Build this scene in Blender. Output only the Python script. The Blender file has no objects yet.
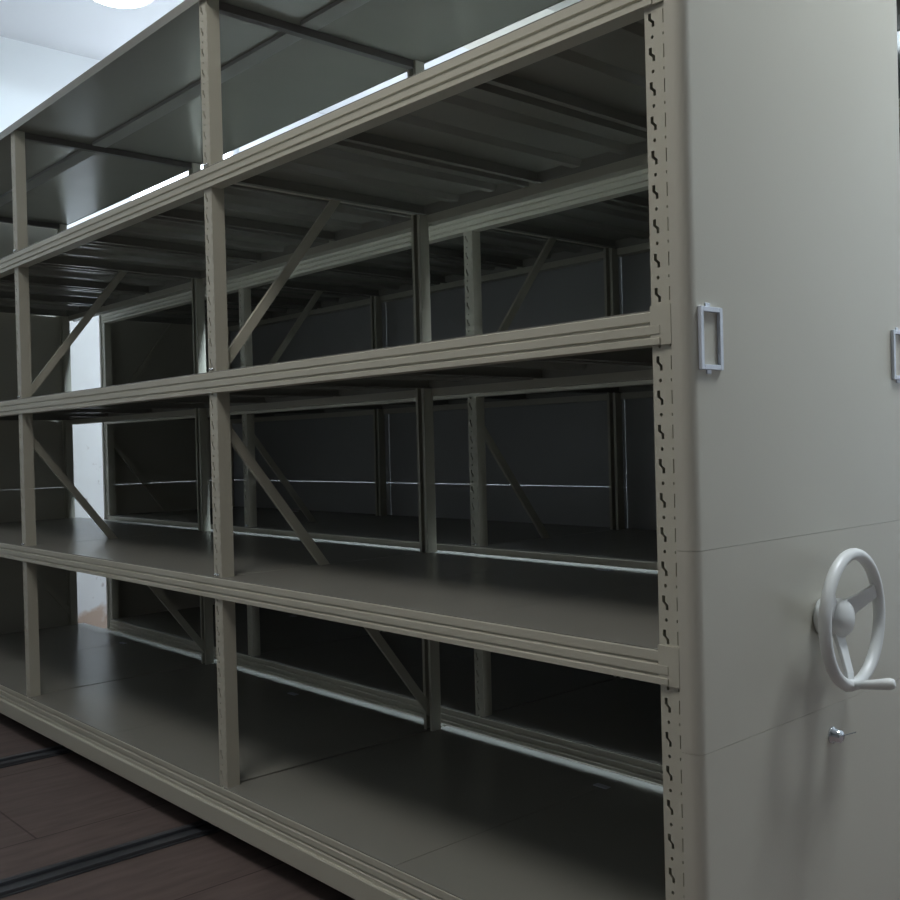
import bpy, bmesh, math, random
from mathutils import Vector, Matrix
PI = math.pi
random.seed(4)
scene = bpy.context.scene
COL = scene.collection

# ------------------------------------------------------------------ camera
cam_data = bpy.data.cameras.new('camera')
cam_data.sensor_width = 36.0
cam_data.lens = 1013.67 / 900 * 36.0
cam_data.clip_start = 0.02
cam = bpy.data.objects.new('camera', cam_data)
COL.objects.link(cam)
yaw, pitch, roll = .8356, -.0065, -.0255
F = Vector((-math.sin(yaw)*math.cos(pitch), math.cos(yaw)*math.cos(pitch), math.sin(pitch)))
R0 = Vector((math.cos(yaw), math.sin(yaw), 0)); U0 = R0.cross(F)
R2 = R0*math.cos(roll) + U0*math.sin(roll); U2 = -R0*math.sin(roll) + U0*math.cos(roll)
m = Matrix(((R2.x, U2.x, -F.x, .9068), (R2.y, U2.y, -F.y, -1.2222), (R2.z, U2.z, -F.z, .9735), (0, 0, 0, 1)))
cam.matrix_world = m
scene.camera = cam

# ------------------------------------------------------------------ world, exposure
world = bpy.data.worlds.new('world'); scene.world = world
world.use_nodes = True
world.node_tree.nodes['Background'].inputs['Color'].default_value = (.62, .74, .95, 1)
world.node_tree.nodes['Background'].inputs['Strength'].default_value = .6
vs = scene.view_settings
vs.view_transform = 'Standard'; vs.look = 'None'; vs.gamma = 1.0; vs.use_curve_mapping = False
vs.exposure = 0.0
scene.cycles.max_bounces = 10
scene.cycles.diffuse_bounces = 6
scene.cycles.sample_clamp_indirect = 4.0
scene.cycles.use_denoising = True

# ceiling lamps: (x, y, emission strength of the diffuser)
H = 3.14
WARM, COOL = (1.0, .975, .92), (.72, .88, 1.0)
LAMPS = [(-3.62, .86, 15.0, COOL, .165), (-1.35, .95, 900.0, COOL, .165), (.68, .95, 68.0, (.84, .92, .97), .30),
         (-2.7, -1.15, 10.5, WARM, .50), (-.35, -1.15, 10.5, WARM, .50)]     # x, y, strength, colour, radius
BACK_FILL_LIGHT = 9.5  # glow strength of the added back window

# ------------------------------------------------------------------ materials
def mat(name, col, rough=.5, metal=0., bump=0., bscale=80., var=0., emis=None, estr=0., spec=.5):
    mt = bpy.data.materials.new(name); mt.use_nodes = True
    nt = mt.node_tree; b = nt.nodes['Principled BSDF']
    b.inputs['Base Color'].default_value = (*col, 1)
    b.inputs['Roughness'].default_value = rough
    b.inputs['Metallic'].default_value = metal
    b.inputs['Specular IOR Level'].default_value = spec
    if emis:
        b.inputs['Emission Color'].default_value = (*emis, 1)
        b.inputs['Emission Strength'].default_value = estr
    tc = nt.nodes.new('ShaderNodeTexCoord')
    if bump:
        n = nt.nodes.new('ShaderNodeTexNoise'); n.inputs['Scale'].default_value = bscale; n.inputs['Detail'].default_value = 3
        nt.links.new(tc.outputs['Object'], n.inputs['Vector'])
        bp = nt.nodes.new('ShaderNodeBump'); bp.inputs['Strength'].default_value = bump; bp.inputs['Distance'].default_value = .001
        nt.links.new(n.outputs['Fac'], bp.inputs['Height']); nt.links.new(bp.outputs['Normal'], b.inputs['Normal'])
    if var:
        n = nt.nodes.new('ShaderNodeTexNoise'); n.inputs['Scale'].default_value = 5; n.inputs['Detail'].default_value = 5
        nt.links.new(tc.outputs['Object'], n.inputs['Vector'])
        mx = nt.nodes.new('ShaderNodeMix'); mx.data_type = 'RGBA'
        mx.inputs['A'].default_value = (*[c*(1-var) for c in col], 1); mx.inputs['B'].default_value = (*[min(1, c*(1+var)) for c in col], 1)
        nt.links.new(n.outputs['Fac'], mx.inputs['Factor']); nt.links.new(mx.outputs['Result'], b.inputs['Base Color'])
    return mt

M_PAINT = mat('beige_powder_coat', (.51, .49, .41), .42, bump=.25, bscale=350, var=.04)
M_PANEL = mat('panel_powder_coat', (.52, .50, .43), .40, bump=.15, bscale=260, var=.02)
M_TRAY = mat('grey_shelf_coat', (.29, .285, .255), .24, bump=.05, bscale=60, var=.05)
M_BRACE_SHADE = mat('shaded_brace_steel', (.10, .09, .085), .5)  # shade under the top cover put into the brace colour
M_MATTE = mat('matte_primer', (.34, .34, .32), .8)
M_BACK = mat('grey_back_sheet', (.36, .36, .36), .38, bump=.1, bscale=40, var=.05)
M_STEEL = mat('dark_rail_steel', (.14, .15, .17), .38, metal=.7, bump=.3, bscale=50, var=.25)
M_CHROME = mat('chrome', (.75, .78, .82), .15, metal=1.)
M_RUBBER = mat('black_wheel', (.02, .02, .02), .6)
M_PLASTIC = mat('pale_grey_plastic', (.70, .71, .70), .32)
M_LABEL = mat('silver_plastic_frame', (.68, .72, .80), .25, metal=.25)
M_WALL = mat('white_wall_paint', (.80, .82, .84), .85, bump=.3, bscale=30, var=.01)
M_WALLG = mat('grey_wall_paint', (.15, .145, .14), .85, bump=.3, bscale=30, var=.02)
M_CEIL = mat('white_ceiling_paint', (.60, .605, .625), .9, bump=.2, bscale=30, var=.01)
M_BEAM = mat('cream_ceiling_beam', (.52, .50, .44), .85)
M_LAMP = mat('lamp_diffuser', (.9, .9, .9), .4)
M_WINFR = mat('window_frame_white', (.75, .77, .8), .4)

# far wall: white paint with scuffs and a brown mud splash near its foot
def wall_far_mat():
    mt = mat('white_wall_scuffed', (.80, .82, .84), .85, bump=.3, bscale=30)
    nt = mt.node_tree; b = nt.nodes['Principled BSDF']
    N, L = nt.nodes.new, nt.links.new
    tc = N('ShaderNodeTexCoord'); sp = N('ShaderNodeSeparateXYZ'); L(tc.outputs['Object'], sp.inputs[0])
    no = N('ShaderNodeTexNoise'); no.inputs['Scale'].default_value = 9; no.inputs['Detail'].default_value = 6
    L(tc.outputs['Object'], no.inputs['Vector'])
    # splash height varies with noise
    a = N('ShaderNodeMath'); a.operation = 'MULTIPLY'; a.inputs[1].default_value = .25; L(no.outputs['Fac'], a.inputs[0])
    s = N('ShaderNodeMath'); s.operation = 'SUBTRACT'; L(a.outputs[0], s.inputs[0]); L(sp.outputs['Z'], s.inputs[1])
    r = N('ShaderNodeMapRange'); r.inputs['From Min'].default_value = .0; r.inputs['From Max'].default_value = .05
    L(s.outputs[0], r.inputs['Value'])
    mx = N('ShaderNodeMix'); mx.data_type = 'RGBA'
    mx.inputs['A'].default_value = (.80, .82, .84, 1); mx.inputs['B'].default_value = (.54, .42, .34, 1)
    L(r.outputs['Result'], mx.inputs['Factor'])
    n2 = N('ShaderNodeTexNoise'); n2.inputs['Scale'].default_value = 16; n2.inputs['Detail'].default_value = 4
    L(tc.outputs['Object'], n2.inputs['Vector'])
    r2 = N('ShaderNodeMapRange'); r2.inputs['From Min'].default_value = .66; r2.inputs['From Max'].default_value = .74
    L(n2.outputs['Fac'], r2.inputs['Value'])
    r3 = N('ShaderNodeMapRange'); r3.inputs['From Min'].default_value = 1.15; r3.inputs['From Max'].default_value = .95
    L(sp.outputs['Z'], r3.inputs['Value'])
    mu = N('ShaderNodeMath'); mu.operation = 'MULTIPLY'; L(r2.outputs['Result'], mu.inputs[0]); L(r3.outputs['Result'], mu.inputs[1])
    m2 = N('ShaderNodeMix'); m2.data_type = 'RGBA'; m2.inputs['B'].default_value = (.5, .48, .48, 1)
    L(mx.outputs['Result'], m2.inputs['A']); L(mu.outputs[0], m2.inputs['Factor'])
    L(m2.outputs['Result'], b.inputs['Base Color'])
    return mt
M_WALLFAR = wall_far_mat()

# floor: worn brown boards, seams running towards the shelving
def floor_mat():
    mt = mat('brown_board_floor', (.15, .10, .085), .6, bump=.4, bscale=25)
    nt = mt.node_tree; b = nt.nodes['Principled BSDF']
    N, L = nt.nodes.new, nt.links.new
    tc = N('ShaderNodeTexCoord')
    mp = N('ShaderNodeMapping'); mp.inputs['Rotation'].default_value = (0, 0, PI/2); mp.inputs['Location'].default_value = (.3, -.02, 0)
    L(tc.outputs['Object'], mp.inputs['Vector'])
    br = N('ShaderNodeTexBrick'); br.inputs['Scale'].default_value = 1.0
    br.inputs['Brick Width'].default_value = 1.2; br.inputs['Row Height'].default_value = .5765
    br.inputs['Mortar Size'].default_value = .003; br.inputs['Mortar Smooth'].default_value = .3
    br.inputs['Color1'].default_value = (.140, .104, .095, 1); br.inputs['Color2'].default_value = (.128, .095, .087, 1)
    br.inputs['Mortar'].default_value = (.055, .035, .03, 1)
    L(mp.outputs['Vector'], br.inputs['Vector'])
    no = N('ShaderNodeTexNoise'); no.inputs['Scale'].default_value = 6; no.inputs['Detail'].default_value = 8
    mp2 = N('ShaderNodeMapping'); mp2.inputs['Scale'].default_value = (6, 1, 1)
    L(tc.outputs['Object'], mp2.inputs['Vector']); L(mp2.outputs['Vector'], no.inputs['Vector'])
    r = N('ShaderNodeMapRange'); r.inputs['From Min'].default_value = .3; r.inputs['From Max'].default_value = .7
    r.inputs['To Min'].default_value = .78; r.inputs['To Max'].default_value = 1.2
    L(no.outputs['Fac'], r.inputs['Value'])
    mu = N('ShaderNodeVectorMath'); mu.operation = 'SCALE'; L(br.outputs['Color'], mu.inputs[0]); L(r.outputs['Result'], mu.inputs['Scale'])
    L(mu.outputs['Vector'], b.inputs['Base Color'])
    return mt
M_FLOOR = floor_mat()

# ------------------------------------------------------------------ mesh helpers
class MB:
    def __init__(s): s.v = []; s.f = []; s.sm = []
    def add(s, vs, fs, smooth=False):
        o = len(s.v); s.v += [tuple(v) for v in vs]; s.f += [tuple(i+o for i in f) for f in fs]; s.sm += [smooth]*len(fs)
        return s
    def box(s, x0, x1, y0, y1, z0, z1):
        vs = [(x, y, z) for x in (x0, x1) for y in (y0, y1) for z in (z0, z1)]
        return s.add(vs, [(0, 1, 3, 2), (4, 6, 7, 5), (0, 4, 5, 1), (2, 3, 7, 6), (0, 2, 6, 4), (1, 5, 7, 3)])
    def prism(s, pts, a0, a1, axis, smooth=False):
        """closed polygon pts extruded from a0 to a1 along axis; pts are the two other coordinates in order"""
        n = len(pts); vs = []
        for a in (a0, a1):
            for p, q in pts:
                vs.append((a, p, q) if axis == 0 else (p, a, q) if axis == 1 else (p, q, a))
        fs = [(i, (i+1) % n, n+(i+1) % n, n+i) for i in range(n)]
        s.add(vs, fs, smooth); o = len(s.v) - 2*n
        s.f += [tuple(o+i for i in range(n)), tuple(o+n+i for i in reversed(range(n)))]; s.sm += [False, False]
        return s
    def bar(s, p, q, w, t, up=(1, 0, 0)):
        """rectangular bar from p to q, t thick along up, w wide across"""
        p, q = Vector(p), Vector(q); d = (q-p).normalized(); u = Vector(up).normalized(); n = d.cross(u).normalized()
        vs = [c + n*a*w/2 + u*b*t/2 for c in (p, q) for a, b in ((-1, -1), (1, -1), (1, 1), (-1, 1))]
        return s.add(vs, [(0, 1, 2, 3), (7, 6, 5, 4), (0, 4, 5, 1), (1, 5, 6, 2), (2, 6, 7, 3), (3, 7, 4, 0)])
    def tube(s, path, rad, seg=12, closed=False, cap=True):
        P = [Vector(p) for p in path]; n = len(P); rs = rad if isinstance(rad, (list, tuple)) else [rad]*n
        o = len(s.v); prev = None
        for i in range(n):
            a = P[(i-1) % n] if (closed or i > 0) else P[i]; b = P[(i+1) % n] if (closed or i < n-1) else P[i]
            d = (b-a).normalized()
            if prev is None: prev = d.orthogonal().normalized()
            prev = (prev - d*prev.dot(d)).normalized(); w = d.cross(prev)
            for k in range(seg):
                t = 2*PI*k/seg; s.v.append(tuple(P[i] + (prev*math.cos(t)+w*math.sin(t))*rs[i]))
        for i in range(n if closed else n-1):
            j = (i+1) % n
            for k in range(seg):
                l = (k+1) % seg; s.f.append((o+i*seg+k, o+i*seg+l, o+j*seg+l, o+j*seg+k)); s.sm.append(True)
        if cap and not closed:
            s.f += [tuple(o+k for k in reversed(range(seg))), tuple(o+(n-1)*seg+k for k in range(seg))]; s.sm += [False, False]
        return s
    def lathe(s, prof, origin, axis='x', seg=32):
        """profile (along axis, radius) turned about a line through origin"""
        o = len(s.v); O = Vector(origin); n = len(prof)
        for a, r in prof:
            for k in range(seg):
                t = 2*PI*k/seg; c, q = r*math.cos(t), r*math.sin(t)
                s.v.append(tuple(O + Vector({'x': (a, c, q), 'y': (c, a, q), 'z': (c, q, a)}[axis])))
        for i in range(n-1):
            for k in range(seg):
                l = (k+1) % seg; s.f.append((o+i*seg+k, o+i*seg+l, o+(i+1)*seg+l, o+(i+1)*seg+k)); s.sm.append(True)
        s.f += [tuple(o+k for k in range(seg)), tuple(o+(n-1)*seg+k for k in range(seg))]; s.sm += [False, False]
        return s
    def build(s, name, material, parent=None, loc=(0, 0, 0), label=None, bevel=0, kind=None, rotz=0):
        me = bpy.data.meshes.new(name); me.from_pydata(s.v, [], s.f)
        me.materials.append(material)
        for p, q in zip(me.polygons, s.sm): p.use_smooth = q
        bm = bmesh.new(); bm.from_mesh(me); bmesh.ops.recalc_face_normals(bm, faces=bm.faces)
        if bevel:
            es = [e for e in bm.edges if len(e.link_faces) == 2 and e.calc_face_angle(0) > .6]
            bmesh.ops.bevel(bm, geom=es, offset=bevel, segments=2, profile=.5, affect='EDGES', clamp_overlap=True)
        bm.to_mesh(me); bm.free()
        o = bpy.data.objects.new(name, me); COL.objects.link(o)
        o.location = loc; o.rotation_euler = (0, 0, rotz)
        if parent: o.parent = parent
        if label: o['label'] = label
        if kind: o['kind'] = kind
        return o

def empty(name, loc, label, cat, group=None):
    o = bpy.data.objects.new(name, None); COL.objects.link(o); o.location = loc; o.empty_display_size = .1
    o['label'] = label; o['category'] = cat
    if group: o['group'] = group
    return o
def tag(o, label, cat, group=None):
    o['label'] = label; o['category'] = cat
    if group: o['group'] = group
    return o
def inst(o, name, parent, loc, rotz=0):
    c = o.copy(); c.name = name; COL.objects.link(c); c.parent = parent; c.location = loc; c.rotation_euler = (0, 0, rotz)
    return c

# ------------------------------------------------------------------ the room
XW, XE, YS, YN = -4.52, 3.6, -2.2, 3.0
MB().box(XW-.1, XE+.1, YS-.1, YN+.1, -.1, 0).build('floor', M_FLOOR, kind='structure')
MB().box(XW-.1, XE+.1, YS-.1, YN+.1, H, H+.1).build('ceiling', M_CEIL, kind='structure')
rw = MB(); RY0, RY1, RZ0, RZ1 = .4, 2.6, 1.1, 2.7
rw.box(XE, XE+.1, YS, RY0, 0, H); rw.box(XE, XE+.1, RY1, YN, 0, H)
rw.box(XE, XE+.1, RY0, RY1, 0, RZ0); rw.box(XE, XE+.1, RY0, RY1, RZ1, H)
rw.build('wall_right', M_WALLG, kind='structure')
w5 = MB()  # unseen side window, added as soft fill light for the end panel
for a, b, c, d in ((RY0, RY1, RZ0, RZ0+.05), (RY0, RY1, RZ1-.05, RZ1), (RY0, RY0+.05, RZ0, RZ1), (RY1-.05, RY1, RZ0, RZ1), ((RY0+RY1)/2-.025, (RY0+RY1)/2+.025, RZ0, RZ1)):
    w5.box(XE+.02, XE+.07, a, b, c, d)
w5.build('side_fill_frame', M_WINFR, kind='structure')
MB().box(XE+.05, XE+.06, RY0+.05, RY1-.05, RZ0+.05, RZ1-.05).build('side_fill_pane', mat('side_fill_glow', (.9, .95, 1), .5, emis=(1.0, .93, .80), estr=.30), kind='structure')
MB().box(XW-.1, XE+.1, YS-.1, YS, 0, H).build('wall_front', M_WALLG, kind='structure')
bw = MB(); BX0, BX1, BZ0, BZ1 = -4.35, -2.9, .85, 2.45
bw.box(XW-.1, BX0, YN, YN+.1, 0, H); bw.box(BX1, XE+.1, YN, YN+.1, 0, H)
bw.box(BX0, BX1, YN, YN+.1, 0, BZ0); bw.box(BX0, BX1, YN, YN+.1, BZ1, H)
bw.build('wall_back', M_WALL, kind='structure')
w3 = MB()  # unseen back window, added to brighten the lower far wall
for a, b, c, d in ((BX0, BX1, BZ0, BZ0+.05), (BX0, BX1, BZ1-.05, BZ1), (BX0, BX0+.05, BZ0, BZ1), (BX1-.05, BX1, BZ0, BZ1), ((BX0+BX1)/2-.025, (BX0+BX1)/2+.025, BZ0, BZ1)):
    w3.box(a, b, YN+.02, YN+.07, c, d)
w3.build('back_fill_frame', M_WINFR, kind='structure')
MB().box(BX0+.05, BX1-.05, YN+.05, YN+.06, BZ0+.05, BZ1-.05).build('back_fill_pane', mat('back_fill_glow', (.9, .95, 1), .5, emis=(.84, .92, 1.0), estr=BACK_FILL_LIGHT), kind='structure')
# far wall with a high window opening
WY0, WY1, WZ0, WZ1 = 1.28, 2.02, 2.24, 2.92
fw = MB()
fw.box(XW-.1, XW, YS, WY0, 0, H); fw.box(XW-.1, XW, WY1, YN, 0, H)
fw.box(XW-.1, XW, WY0, WY1, 0, WZ0); fw.box(XW-.1, XW, WY0, WY1, WZ1, H)
fw.build('wall_left', M_WALLFAR, kind='structure')
wn = MB()
for a, b, c, d in ((WY0, WY1, WZ0, WZ0+.04), (WY0, WY1, WZ1-.04, WZ1), (WY0, WY0+.04, WZ0, WZ1), (WY1-.04, WY1, WZ0, WZ1)):
    wn.box(XW-.07, XW-.02, a, b, c, d)
wn.build('window_1', M_WINFR, kind='structure')
M_SKY = mat('window_daylight', (.9, .95, 1), .5, emis=(.80, .88, 1.0), estr=4.0)
MB().box(XW-.06, XW-.05, WY0+.04, WY1-.04, WZ0+.04, WZ1-.04).build('window_2', M_SKY, kind='structure')
# dropped beam of the ceiling
MB().box(-2.95, -2.35, YS, YN, H-.10, H).build('trim_1', M_BEAM, kind='structure')

# ceiling lamps
LAMPLAB = ['round white ceiling lamp nearest the far wall, glowing above the top of the shelving',
           'middle one of the three round ceiling lamps over the narrow gap between the two units',
           'round ceiling lamp over the gap between the units, nearest the handwheel end',
           'round ceiling lamp over the brown floor in front of the shelving, towards the far wall',
           'round ceiling lamp over the brown floor in front of the end with the handwheel']
for (lx, ly, st, lc, lr), lab in zip(LAMPS, LAMPLAB):
    t = empty('ceiling_lamp', (lx, ly, H), lab, 'ceiling lamp', 'round ceiling lamps')
    MB().lathe([(0, lr), (-.022, lr), (-.026, lr-.01), (-.026, lr-.02)], (0, 0, 0), 'z', 40).build('lamp_housing', M_PLASTIC, t)
    md = mat('lit_diffuser', (.9, .9, .9), .4, emis=lc, estr=st)
    MB().lathe([(-.025, lr-.02), (-.034, lr-.028), (-.040, lr*.7), (-.043, lr*.35), (-.044, .001)], (0, 0, 0), 'z', 40).build('lamp_diffuser', md, t)

# rails let into the floor
RAILX = [-3.375, -2.415, -1.455, -.495]
RLAB = ['dark steel floor rail furthest from the handwheel end, near the far wall',
        'dark steel floor rail at the left edge of the view, second from the far wall',
        'dark steel floor rail crossing the brown floor in the lower left foreground',
        'dark steel floor rail nearest the handwheel, running under the first bay']
rail0 = None
for rx, lab in zip(RAILX, RLAB):
    if rail0 is None:
        b = MB()
        b.box(-.040, .040, YS+.1, YN-.3, 0, .004)
        b.box(-.036, -.016, YS+.1, YN-.3, .004, .012); b.box(.014, .036, YS+.1, YN-.3, .004, .012)
        o = b.build('floor_rail', M_STEEL, loc=(rx, 0, 0), bevel=.0012); rail0 = o
    else:
        o = rail0.copy(); COL.objects.link(o); o.location = (rx, 0, 0)
    tag(o, lab, 'rail', 'steel rails in the floor')

# ------------------------------------------------------------------ shelving
PX = [.004, -1.311, -2.618, -3.925]       # left edge of each upright
PW, PD = .036, .034                        # upright section
D = .690                                   # back of the rear uprights
DS = .722                                  # back of the shelves
LV = dict(B=1.654, C=1.161, D=.664)
ZE = .156; ZTOP = 2.079

def post_mesh():
    """C-section upright, slotted front at y=0, origin at its front left foot"""
    z0, n = .1074, 39
    p = .05
    slot = [(.0065, .0105), (.0065, .001), (.0125, -.0045), (.0125, -.0105), (.0172, -.0105), (.0172, -.003), (.0118, .0015), (.0118, .0105)]
    dot = [(.0130+.0026*math.cos(k*PI/3), .025+.003*math.sin(k*PI/3)) for k in range(6)]
    s2 = [(.0318, .010), (.0318, -.010), (.0334, -.010), (.0334, .010)]
    d2 = [(.0322+.0013*math.cos(k*PI/2+PI/4), .025+.003*math.sin(k*PI/2+PI/4)) for k in range(4)]
    bm = bmesh.new()
    def loop(pts):
        vs = [bm.verts.new((x, 0, z)) for x, z in pts]
        return [bm.edges.new((vs[i], vs[(i+1) % len(vs)])) for i in range(len(vs))]
    es = loop([(0, -.0125), (PW, -.0125), (PW, .0375), (0, .0375)])
    holes = [slot, dot, s2, d2]
    for h in holes: es += loop(h)
    bmesh.ops.triangle_fill(bm, use_beauty=True, edges=es)
    bm.verts.index_update()
    V = [v.co.copy() for v in bm.verts]; Fc = [[v.index for v in f.verts] for f in bm.faces]; bm.free()
    mb = MB()
    base = 1.5824 - 29*p + .0
    for k in range(n):
        zc = base + k*p
        mb.add([(v.x, 0, v.z+zc) for v in V], Fc)
        for h in holes:
            m_ = len(h)
            mb.add([(x, 0, z+zc) for x, z in h] + [(x, .0018, z+zc) for x, z in h],
                   [(i, (i+1) % m_, m_+(i+1) % m_, m_+i) for i in range(m_)])
    zlo = base-.0125; zhi = base+(n-1)*p+.0375
    top = 2.062; bot = .075
    mb.add([(0, 0, zhi), (PW, 0, zhi), (PW, 0, top), (0, 0, top)], [(0, 1, 2, 3)])
    mb.add([(0, 0, bot), (PW, 0, bot), (PW, 0, zlo), (0, 0, zlo)], [(0, 1, 2, 3)])
    t = .0018
    mb.box(-.0003, t, .0003, PD, bot, top); mb.box(PW-t, PW+.0003, .0003, PD, bot, top)
    mb.box(0, .010, PD-t, PD, bot, top); mb.box(PW-.010, PW, PD-t, PD, bot, top)
    return mb

def beam_prof(s, zt, y0):
    """front outline of a beam; s=+1 faces -y, s=-1 faces +y"""
    pts = [(.0, 0), (-.0025, 0), (-.0042, -.0018), (-.0042, -.0150), (-.0008, -.0165), (-.0008, -.0190), (-.0055, -.0215), (-.0055, -.0335),
           (-.0012, -.0350), (-.0012, -.0375), (-.0065, -.0400), (-.0065, -.0490), (0, -.0490)]
    return [(y0 + s*y, zt+z) for y, z in pts]

PROTO = {}
def part(key, name, make, parent, loc, material, rotz=0, label=None):
    """first call builds the mesh, later calls copy the object"""
    if key in PROTO:
        o = inst(PROTO[key], name, parent, loc, rotz)
        if 'label' in o: del o['label']
    else:
        o = make().build(name, material, parent, loc, rotz=rotz); PROTO[key] = o
    if label: o['label'] = label
    return o

def handwheel(parent, loc):
    w = MB(); 
    rim = [(0, .105*math.cos(2*PI*k/48), .105*math.sin(2*PI*k/48)) for k in range(48)]
    root = MB().tube(rim, .0098, 16, closed=True).build('handwheel', M_PLASTIC, parent, loc, label='pale grey three spoke handwheel with a crank handle', rotz=math.radians(3.5))
    MB().lathe([(-.053, .030), (-.044, .030), (-.040, .024), (-.036, .024), (-.034, .031), (-.024, .032), (-.014, .030), (-.007, .024), (-.003, .013), (-.002, .001)], (0, 0, 0), 'x', 36).build('hub', M_PLASTIC, root)
    for a in (-100, 22, 150):
        t = math.radians(a); d = Vector((0, math.cos(t), math.sin(t)))
        n = Vector((0, -math.sin(t), math.cos(t))); b = MB()
        # flat tapering dished spoke
        secs = [(.018, -.026, .019), (.055, -.013, .014), (.085, -.003, .0125), (.104, 0, .012)]
        vs = []
        for r, x, hw in secs:
            c = d*r + Vector((x, 0, 0))
            for q, e in ((-1, -1), (1, -1), (1, 1), (-1, 1)): vs.append(c + n*q*hw + Vector((e*.0035, 0, 0)))
        fs = []
        for i in range(3):
            for k in range(4): fs.append((i*4+k, i*4+(k+1) % 4, i*4+4+(k+1) % 4, i*4+4+k))
        fs += [(0, 1, 2, 3), (12, 13, 14, 15)]
        b.add(vs, fs).build('spoke', M_PLASTIC, root, bevel=.0015)
    t = math.radians(-100); c = Vector((0, .105*math.cos(t), .105*math.sin(t)))
    MB().tube([c+Vector((x, .05*x, .17*x)) for x in (-.008, .004, .008, .012, .045, .062, .068, .070)],
              [.010, .010, .0065, .0065, .0085, .0095, .0075, .003], 16).build('crank_handle', M_PLASTIC, root)
    return root

def end_sheet(z0, z1, x0, x1):
    """folded end panel sheet: flat face towards +x with rounded front and back edges"""
    y0, y1, r = -.004, .700, .019
    pts = [(x0, y0)]
    for k in range(9):
        a = -PI/2 + k*PI/16; pts.append((x1-r+r*math.cos(a), y0+r+r*math.sin(a)))
    for k in range(9):
        a = k*PI/16; pts.append((x1-r+r*math.cos(a), y1-r+r*math.sin(a)))
    pts.append((x0, y1))
    t = .0025
    inner = [(x0+0, y0+t)] + [(x1-r+(r-t)*math.cos(-PI/2+k*PI/16), y0+r+(r-t)*math.sin(-PI/2+k*PI/16)) for k in range(9)] \
        + [(x1-r+(r-t)*math.cos(k*PI/16), y1-r+(r-t)*math.sin(k*PI/16)) for k in range(9)] + [(x0, y1-t)]
    n = len(pts); mb = MB()
    for side, flip in ((pts, False), (inner, True)):
        vs = [(x, y, z) for z in (z0, z1) for x, y in side]
        mb.add(vs, [(i, i+1, n+i+1, n+i) for i in range(n-1)], True)
    for z in (z0, z1):
        mb.add([(x, y, z) for x, y in pts] + [(x, y, z) for x, y in inner], [(i, i+1, n+i+1, n+i) for i in range(n-1)])
    for a, b in ((0, 0), (n-1, n-1)):
        mb.add([(*pts[a], z0), (*pts[a], z1), (*inner[a], z1), (*inner[a], z0)], [(0, 1, 2, 3)])
    return mb

def label_frame(y0, y1, z0, z1):
    b = MB(); w = .0075; x = .0; d = .006
    b.box(x, x+d, y0, y0+w, z0, z1); b.box(x, x+d, y1-w, y1, z0, z1)
    b.box(x, x+d, y0+w, y1-w, z0, z0+w); b.box(x, x+d, y0+w, y1-w, z1-w, z1)
    ym = (y0+y1)/2-.004
    b.box(x, x+.002, ym-.006, ym+.006, z1-.001, z1+.006); b.box(x, x+.002, ym-.006, ym+.006, z0-.006, z0+.001)
    return b

def back_mb(w, z0, z1, i):
    b = MB().box(.001, w-.001, 0, .003, z0, z1)
    if i == 2: b.box(.001, .004, -.029, 0, z0, z1)
    if i == 0: b.box(w-.004, w-.001, -.029, 0, z0, z1)
    return b

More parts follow.
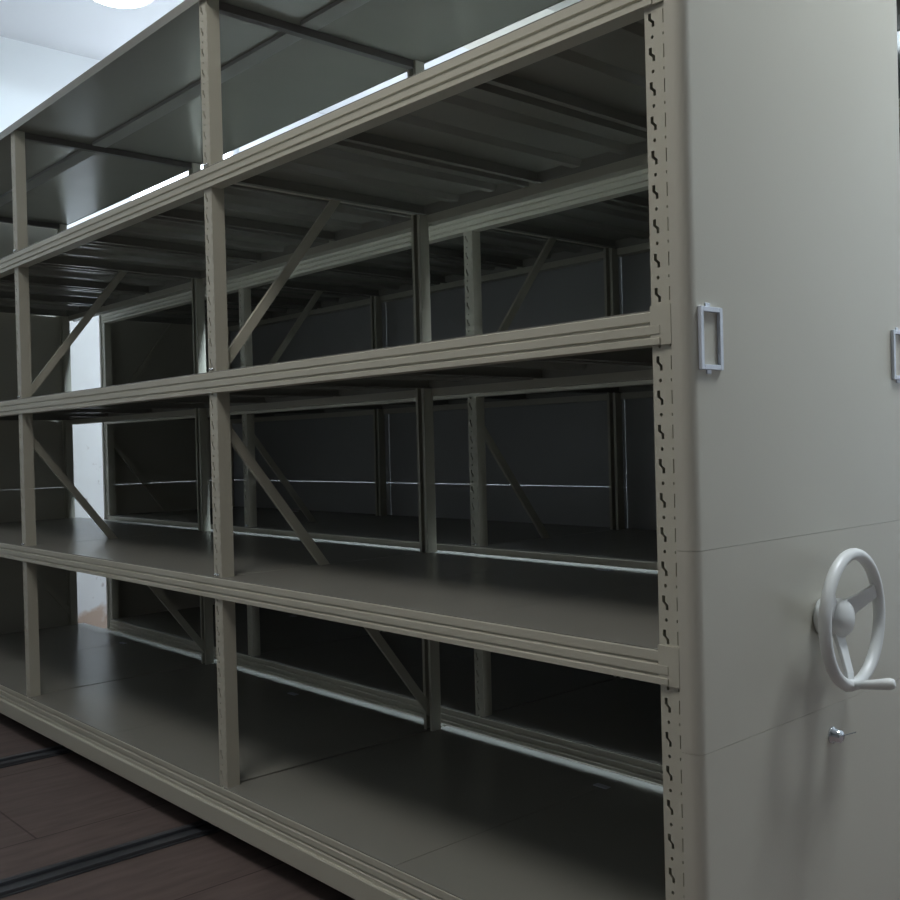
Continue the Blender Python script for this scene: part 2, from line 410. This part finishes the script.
def build_unit(Y, label, back):
    """one rolling shelving unit whose front uprights stand at y = Y"""
    T = empty('mobile_shelving_unit', (-1.93, Y+D/2, 0), label, 'shelving', 'rolling steel shelving units')
    ox, oy = 1.93, -D/2            # local offset: scene x + ox, unit y + oy
    def L(x, y, z=0): return (x+ox, y+oy, z)
    nm = 0
    # uprights
    for x in PX:
        part('post', 'upright', post_mesh, T, L(x, 0), M_PAINT)
        part('post', 'upright', post_mesh, T, L(x+PW, D), M_PAINT, rotz=PI)
    # beams between uprights at levels B, C, D and the base E
    BW = PX[0]-PX[1]
    for lv, z in list(LV.items()) + [('E', ZE)]:
        for i in range(3):
            xa, xb = PX[i+1]+PW/2, PX[i]+PW/2
            wd = xb-xa
            ft = xb if i else xb+PW/2
            def mk(wd=wd):
                b = MB()
                b.prism(beam_prof(1, 0, 0), .0004, wd-.0004, 0)
                b.box(PW/2+.001, wd-PW/2-.001, 0, .028, -.049, -.0005)
                return b
            def mkr(wd=wd):
                b = MB(); pr = [(y, z) for y, z in beam_prof(-1, 0, DS-D-.007)]
                b.prism(pr, .0004, wd-.0004, 0)
                b.box(PW/2+.001, wd-PW/2-.001, -.006, .0, -.049, -.0005)
                b.box(.0004, wd-.0004, .0005, DS-D-.007, -.006, -.0005)
                b.box(PW/2+.001, wd-PW/2-.001, .0, DS-D-.007, -.049, -.0455)
                return b
            part(('beam', i), 'front_beam', mk, T, L(xa, 0, z-.002), M_PAINT)
            part(('rbeam', i), 'rear_beam', mkr, T, L(xa, D, z-.002), M_PAINT)
        # short cover at the first upright
        def mkc():
            b = MB(); b.box(-PW/2, PW/2+.0005, -.0045, -.0003, -.052, .006); return b
        part('cover', 'beam_connector', mkc, T, L(PX[0]+PW/2, 0, z), M_PAINT)
        # locking pins above each beam end
        if lv != 'E':
            for x in PX[1:3]:
                for dx in (.012, .024):
                    part('pin', 'locking_pin', lambda: MB().lathe([(-.006, .001), (-.006, .0028), (-.004, .0034), (0, .0034)], (0, 0, 0), 'y', 12),
                         T, L(x+dx, 0, z+.006), M_CHROME)
    # shelves
    for lv, z in LV.items():
        for i in range(3):
            xa, xb = PX[i+1]+PW/2+.0015, PX[i]+PW/2-.0015
            w = (xb-xa)/3
            for k in range(3):
                def mk(w=w):
                    b = MB(); g = .0004
                    b.box(g, w-g, -.003, DS, -.0018, 0)
                    y0, y1 = .030, D-.012
                    for a in (.016, w-.016): b.box(a-.001, a+.001, y0, y1, -.030, -.0018)
                    b.box(.016, .030, y0, y1, -.030, -.0285); b.box(w-.030, w-.016, y0, y1, -.030, -.0285)
                    b.box(.016, w-.016, y1-.002, y1, -.030, -.0018); b.box(.016, w-.016, y0, y0+.002, -.030, -.0018)
                    for a in (w/3, 2*w/3):
                        b.prism([(a-.020, -.0018), (a-.011, -.017), (a+.011, -.017), (a+.020, -.0018)], y0, y1, 1)
                    return b
                part(('tray', i), 'shelf', mk, T, L(xa+k*w, 0, z), M_TRAY)
    # base deck: two plates per bay
    for i in range(3):
        xa, xb = PX[i+1]+PW/2+.0045, PX[i]+PW/2-.0045
        w = (xb-xa)/2
        for k in range(2):
            part(('deck', i), 'shelf', lambda w=w: MB().box(.0007, w-.0007, -.003, DS, -.018, 0), T, L(xa+k*w, 0, ZE), M_TRAY)
    for i in range(3):      # thin pale plates standing in for light patches at the deck joints
        xm = (PX[i]+PX[i+1]+PW)/2
        c = part('light_patch', 'deck_light_patch', lambda: MB().box(-.020, .020, -.009, .009, 0, .0016), T, L(xm, .628, ZE), M_LABEL)
        part('light_patch', 'deck_light_patch', None, T, L(xm, .655, LV['D']), M_LABEL)
    # top cover, one plate with folded lips for each bay
    for i in range(3):
        xa, xb = PX[i+1]+PW/2+.0005, PX[i]+PW/2-.0005
        if i == 2: xa -= PW/2
        if i == 0: xb += PW/2
        w = xb-xa
        def mk(w=w):
            b = MB()
            yb = .694
            b.box(0, w, -.004, yb, .009, .011)
            b.box(0, w, -.008, -.004, -.001, .024); b.box(0, w, yb, yb+.003, .007, .024)
            b.box(0, w, -.004, yb, .022, .024)
            return b
        part(('top', i), 'top_cover', mk, T, L(xa, 0, ZTOP-.024), M_TRAY)
        part(('stiff', i), 'stiffener', lambda w=w: MB().box(.03, w-.03, .262, .312, -.001, .009), T, L(xa, 0, ZTOP-.024), M_MATTE, label='matte strip under the top cover')
    # cross braces of each upright frame
    for i, x in enumerate(PX):
        xm = x+PW/2
        def mkb():
            b = MB(); b.box(-.011, .011, PD-.002, D-PD+.002, -.002, 0); b.box(-.011, -.0095, PD-.002, D-PD+.002, 0, .018); b.box(.0095, .011, PD-.002, D-PD+.002, 0, .018); return b
        part('brace', 'cross_brace', mkb, T, L(xm, 0, 1.630), M_PAINT)
        part('brace_top', 'cross_brace', mkb, T, L(xm, 0, 2.044), M_BRACE_SHADE, label='cross brace under the top cover, shade painted into its colour')
        def mku():
            return MB().bar((0, .024, 1.172), (0, .388, 1.640), .024, .010)
        def mkl():
            return MB().bar((0, .020, 1.040), (0, .668, .205), .024, .010)
        part('diag_u', 'diagonal_brace', mku, T, L(xm, 0, 0), M_PAINT)
        part('diag_l', 'diagonal_brace', mkl, T, L(xm, 0, 0), M_PAINT)
    # rolling chassis
    xl, xr = PX[3]-.03, .070
    b = MB()
    b.prism([(-.0115, .058), (-.0125, .102), (-.0100, .1055), (.0, .1065), (.024, .1065), (.024, .056), (-.0105, .056)], xl, xr, 0)
    b.prism([(DS+.006, .058), (DS+.006, .103), (DS+.002, .1065), (DS-.03, .1065), (DS-.03, .056), (DS+.005, .056)], xl, xr, 0)
    for rx in RAILX:
        for q in (-.075, .075): b.box(rx+q-.012, rx+q+.012, .024, DS-.03, .050, .1065)
    b.box(xl, xl+.03, .024, DS-.03, .056, .1065); b.box(xr-.03, xr, .024, DS-.03, .056, .1065)
    b.v = [(x+ox, y+oy, z) for x, y, z in b.v]
    b.build('chassis', M_PAINT, T)
    for rx in RAILX:
        for wy in (.13, .59):
            part('wheel', 'rail_wheel', lambda: MB().lathe([(-.022, .020), (-.022, .046), (-.018, .050), (.018, .050), (.022, .046), (.022, .020)], (0, 0, 0), 'x', 28),
                 T, L(rx-.001, wy, .0625), M_RUBBER)
            part('axle', 'axle', lambda: MB().tube([(-.068, 0, 0), (.068, 0, 0)], .010, 12), T, L(rx-.001, wy, .0625), M_STEEL)
    # end panels: three folded sheets at each end
    seams = [.058, .5195, .8105, 2.092]
    names = ['lower sheet of the near end panel', 'middle sheet of the near end panel carrying the handwheel', 'tall upper sheet of the near end panel']
    for k in range(3):
        g0 = .0003 if k else 0
        near = part(('near', k), 'end_panel', lambda k=k, g0=g0: end_sheet(seams[k]+g0, seams[k+1]-.0003, 0, .031), T, L(.0411, 0), M_PANEL, label=names[k])
        if k == 2:
            for j, (y0, y1) in enumerate(((.0155, .0715), (.629, .685))):
                z0, z1 = 1.070, 1.161
                if ('lab', j) in PROTO: f = inst(PROTO[('lab', j)], 'label_holder', near, (.031, 0, 0))
                else:
                    f = label_frame(y0, y1, z0, z1).build('label_holder', M_LABEL, near, (.031, 0, 0), bevel=.001, label='small silver card holder frame'); PROTO[('lab', j)] = f
        if k == 1:
            h = handwheel(T, L(.1262, .352, .673))
        if k == 0:
            lk = MB().lathe([(0, .014), (.003, .014), (.004, .0105), (.016, .0105), (.018, .008), (.018, .001)], (0, 0, 0), 'x', 24).build('lock', M_CHROME, T, L(.0721, .377, .470), label='small chrome lock with a turned key')
            MB().bar((.014, .004, 0), (.034, .016, .008), .010, .002, up=(.2, .3, .9)).build('key', M_CHROME, lk)
    for k in range(3):
        g0 = .0006 if k else 0
        sh = end_sheet(seams[k]+g0, seams[k+1]-.0006, 0, .031)
        sh.v = [(-x, y, z) for x, y, z in sh.v]
        key = ('far', k)
        if key in PROTO: inst(PROTO[key], 'end_panel', T, L(-3.9262, 0))
        else: PROTO[key] = sh.build('end_panel', M_PANEL, T, L(-3.9262, 0))
    # closed back
    if back:
        bs = [.110, .806, 1.440, 2.075]
        for i in range(3):
            xa, xb = PX[i+1]+PW/2, PX[i]+PW/2
            if i == 0: xb = .068
            if i == 2: xa = -3.955
            for k in range(3):
                part(('back', i, k), 'back_panel', lambda w=xb-xa, k=k, i=i: back_mb(w, bs[k]+(.0004 if k == 1 and i else 0), bs[k+1]-(.0004 if k == 0 and i else 0), i), T, L(xa, DS+.007), M_BACK)
    return T

build_unit(0.0, 'nearest steel shelving unit, open and empty, with a handwheel on its beige end panel', False)
build_unit(.860, 'empty steel shelving unit with closed grey back, behind the nearest unit across a narrow gap', True)
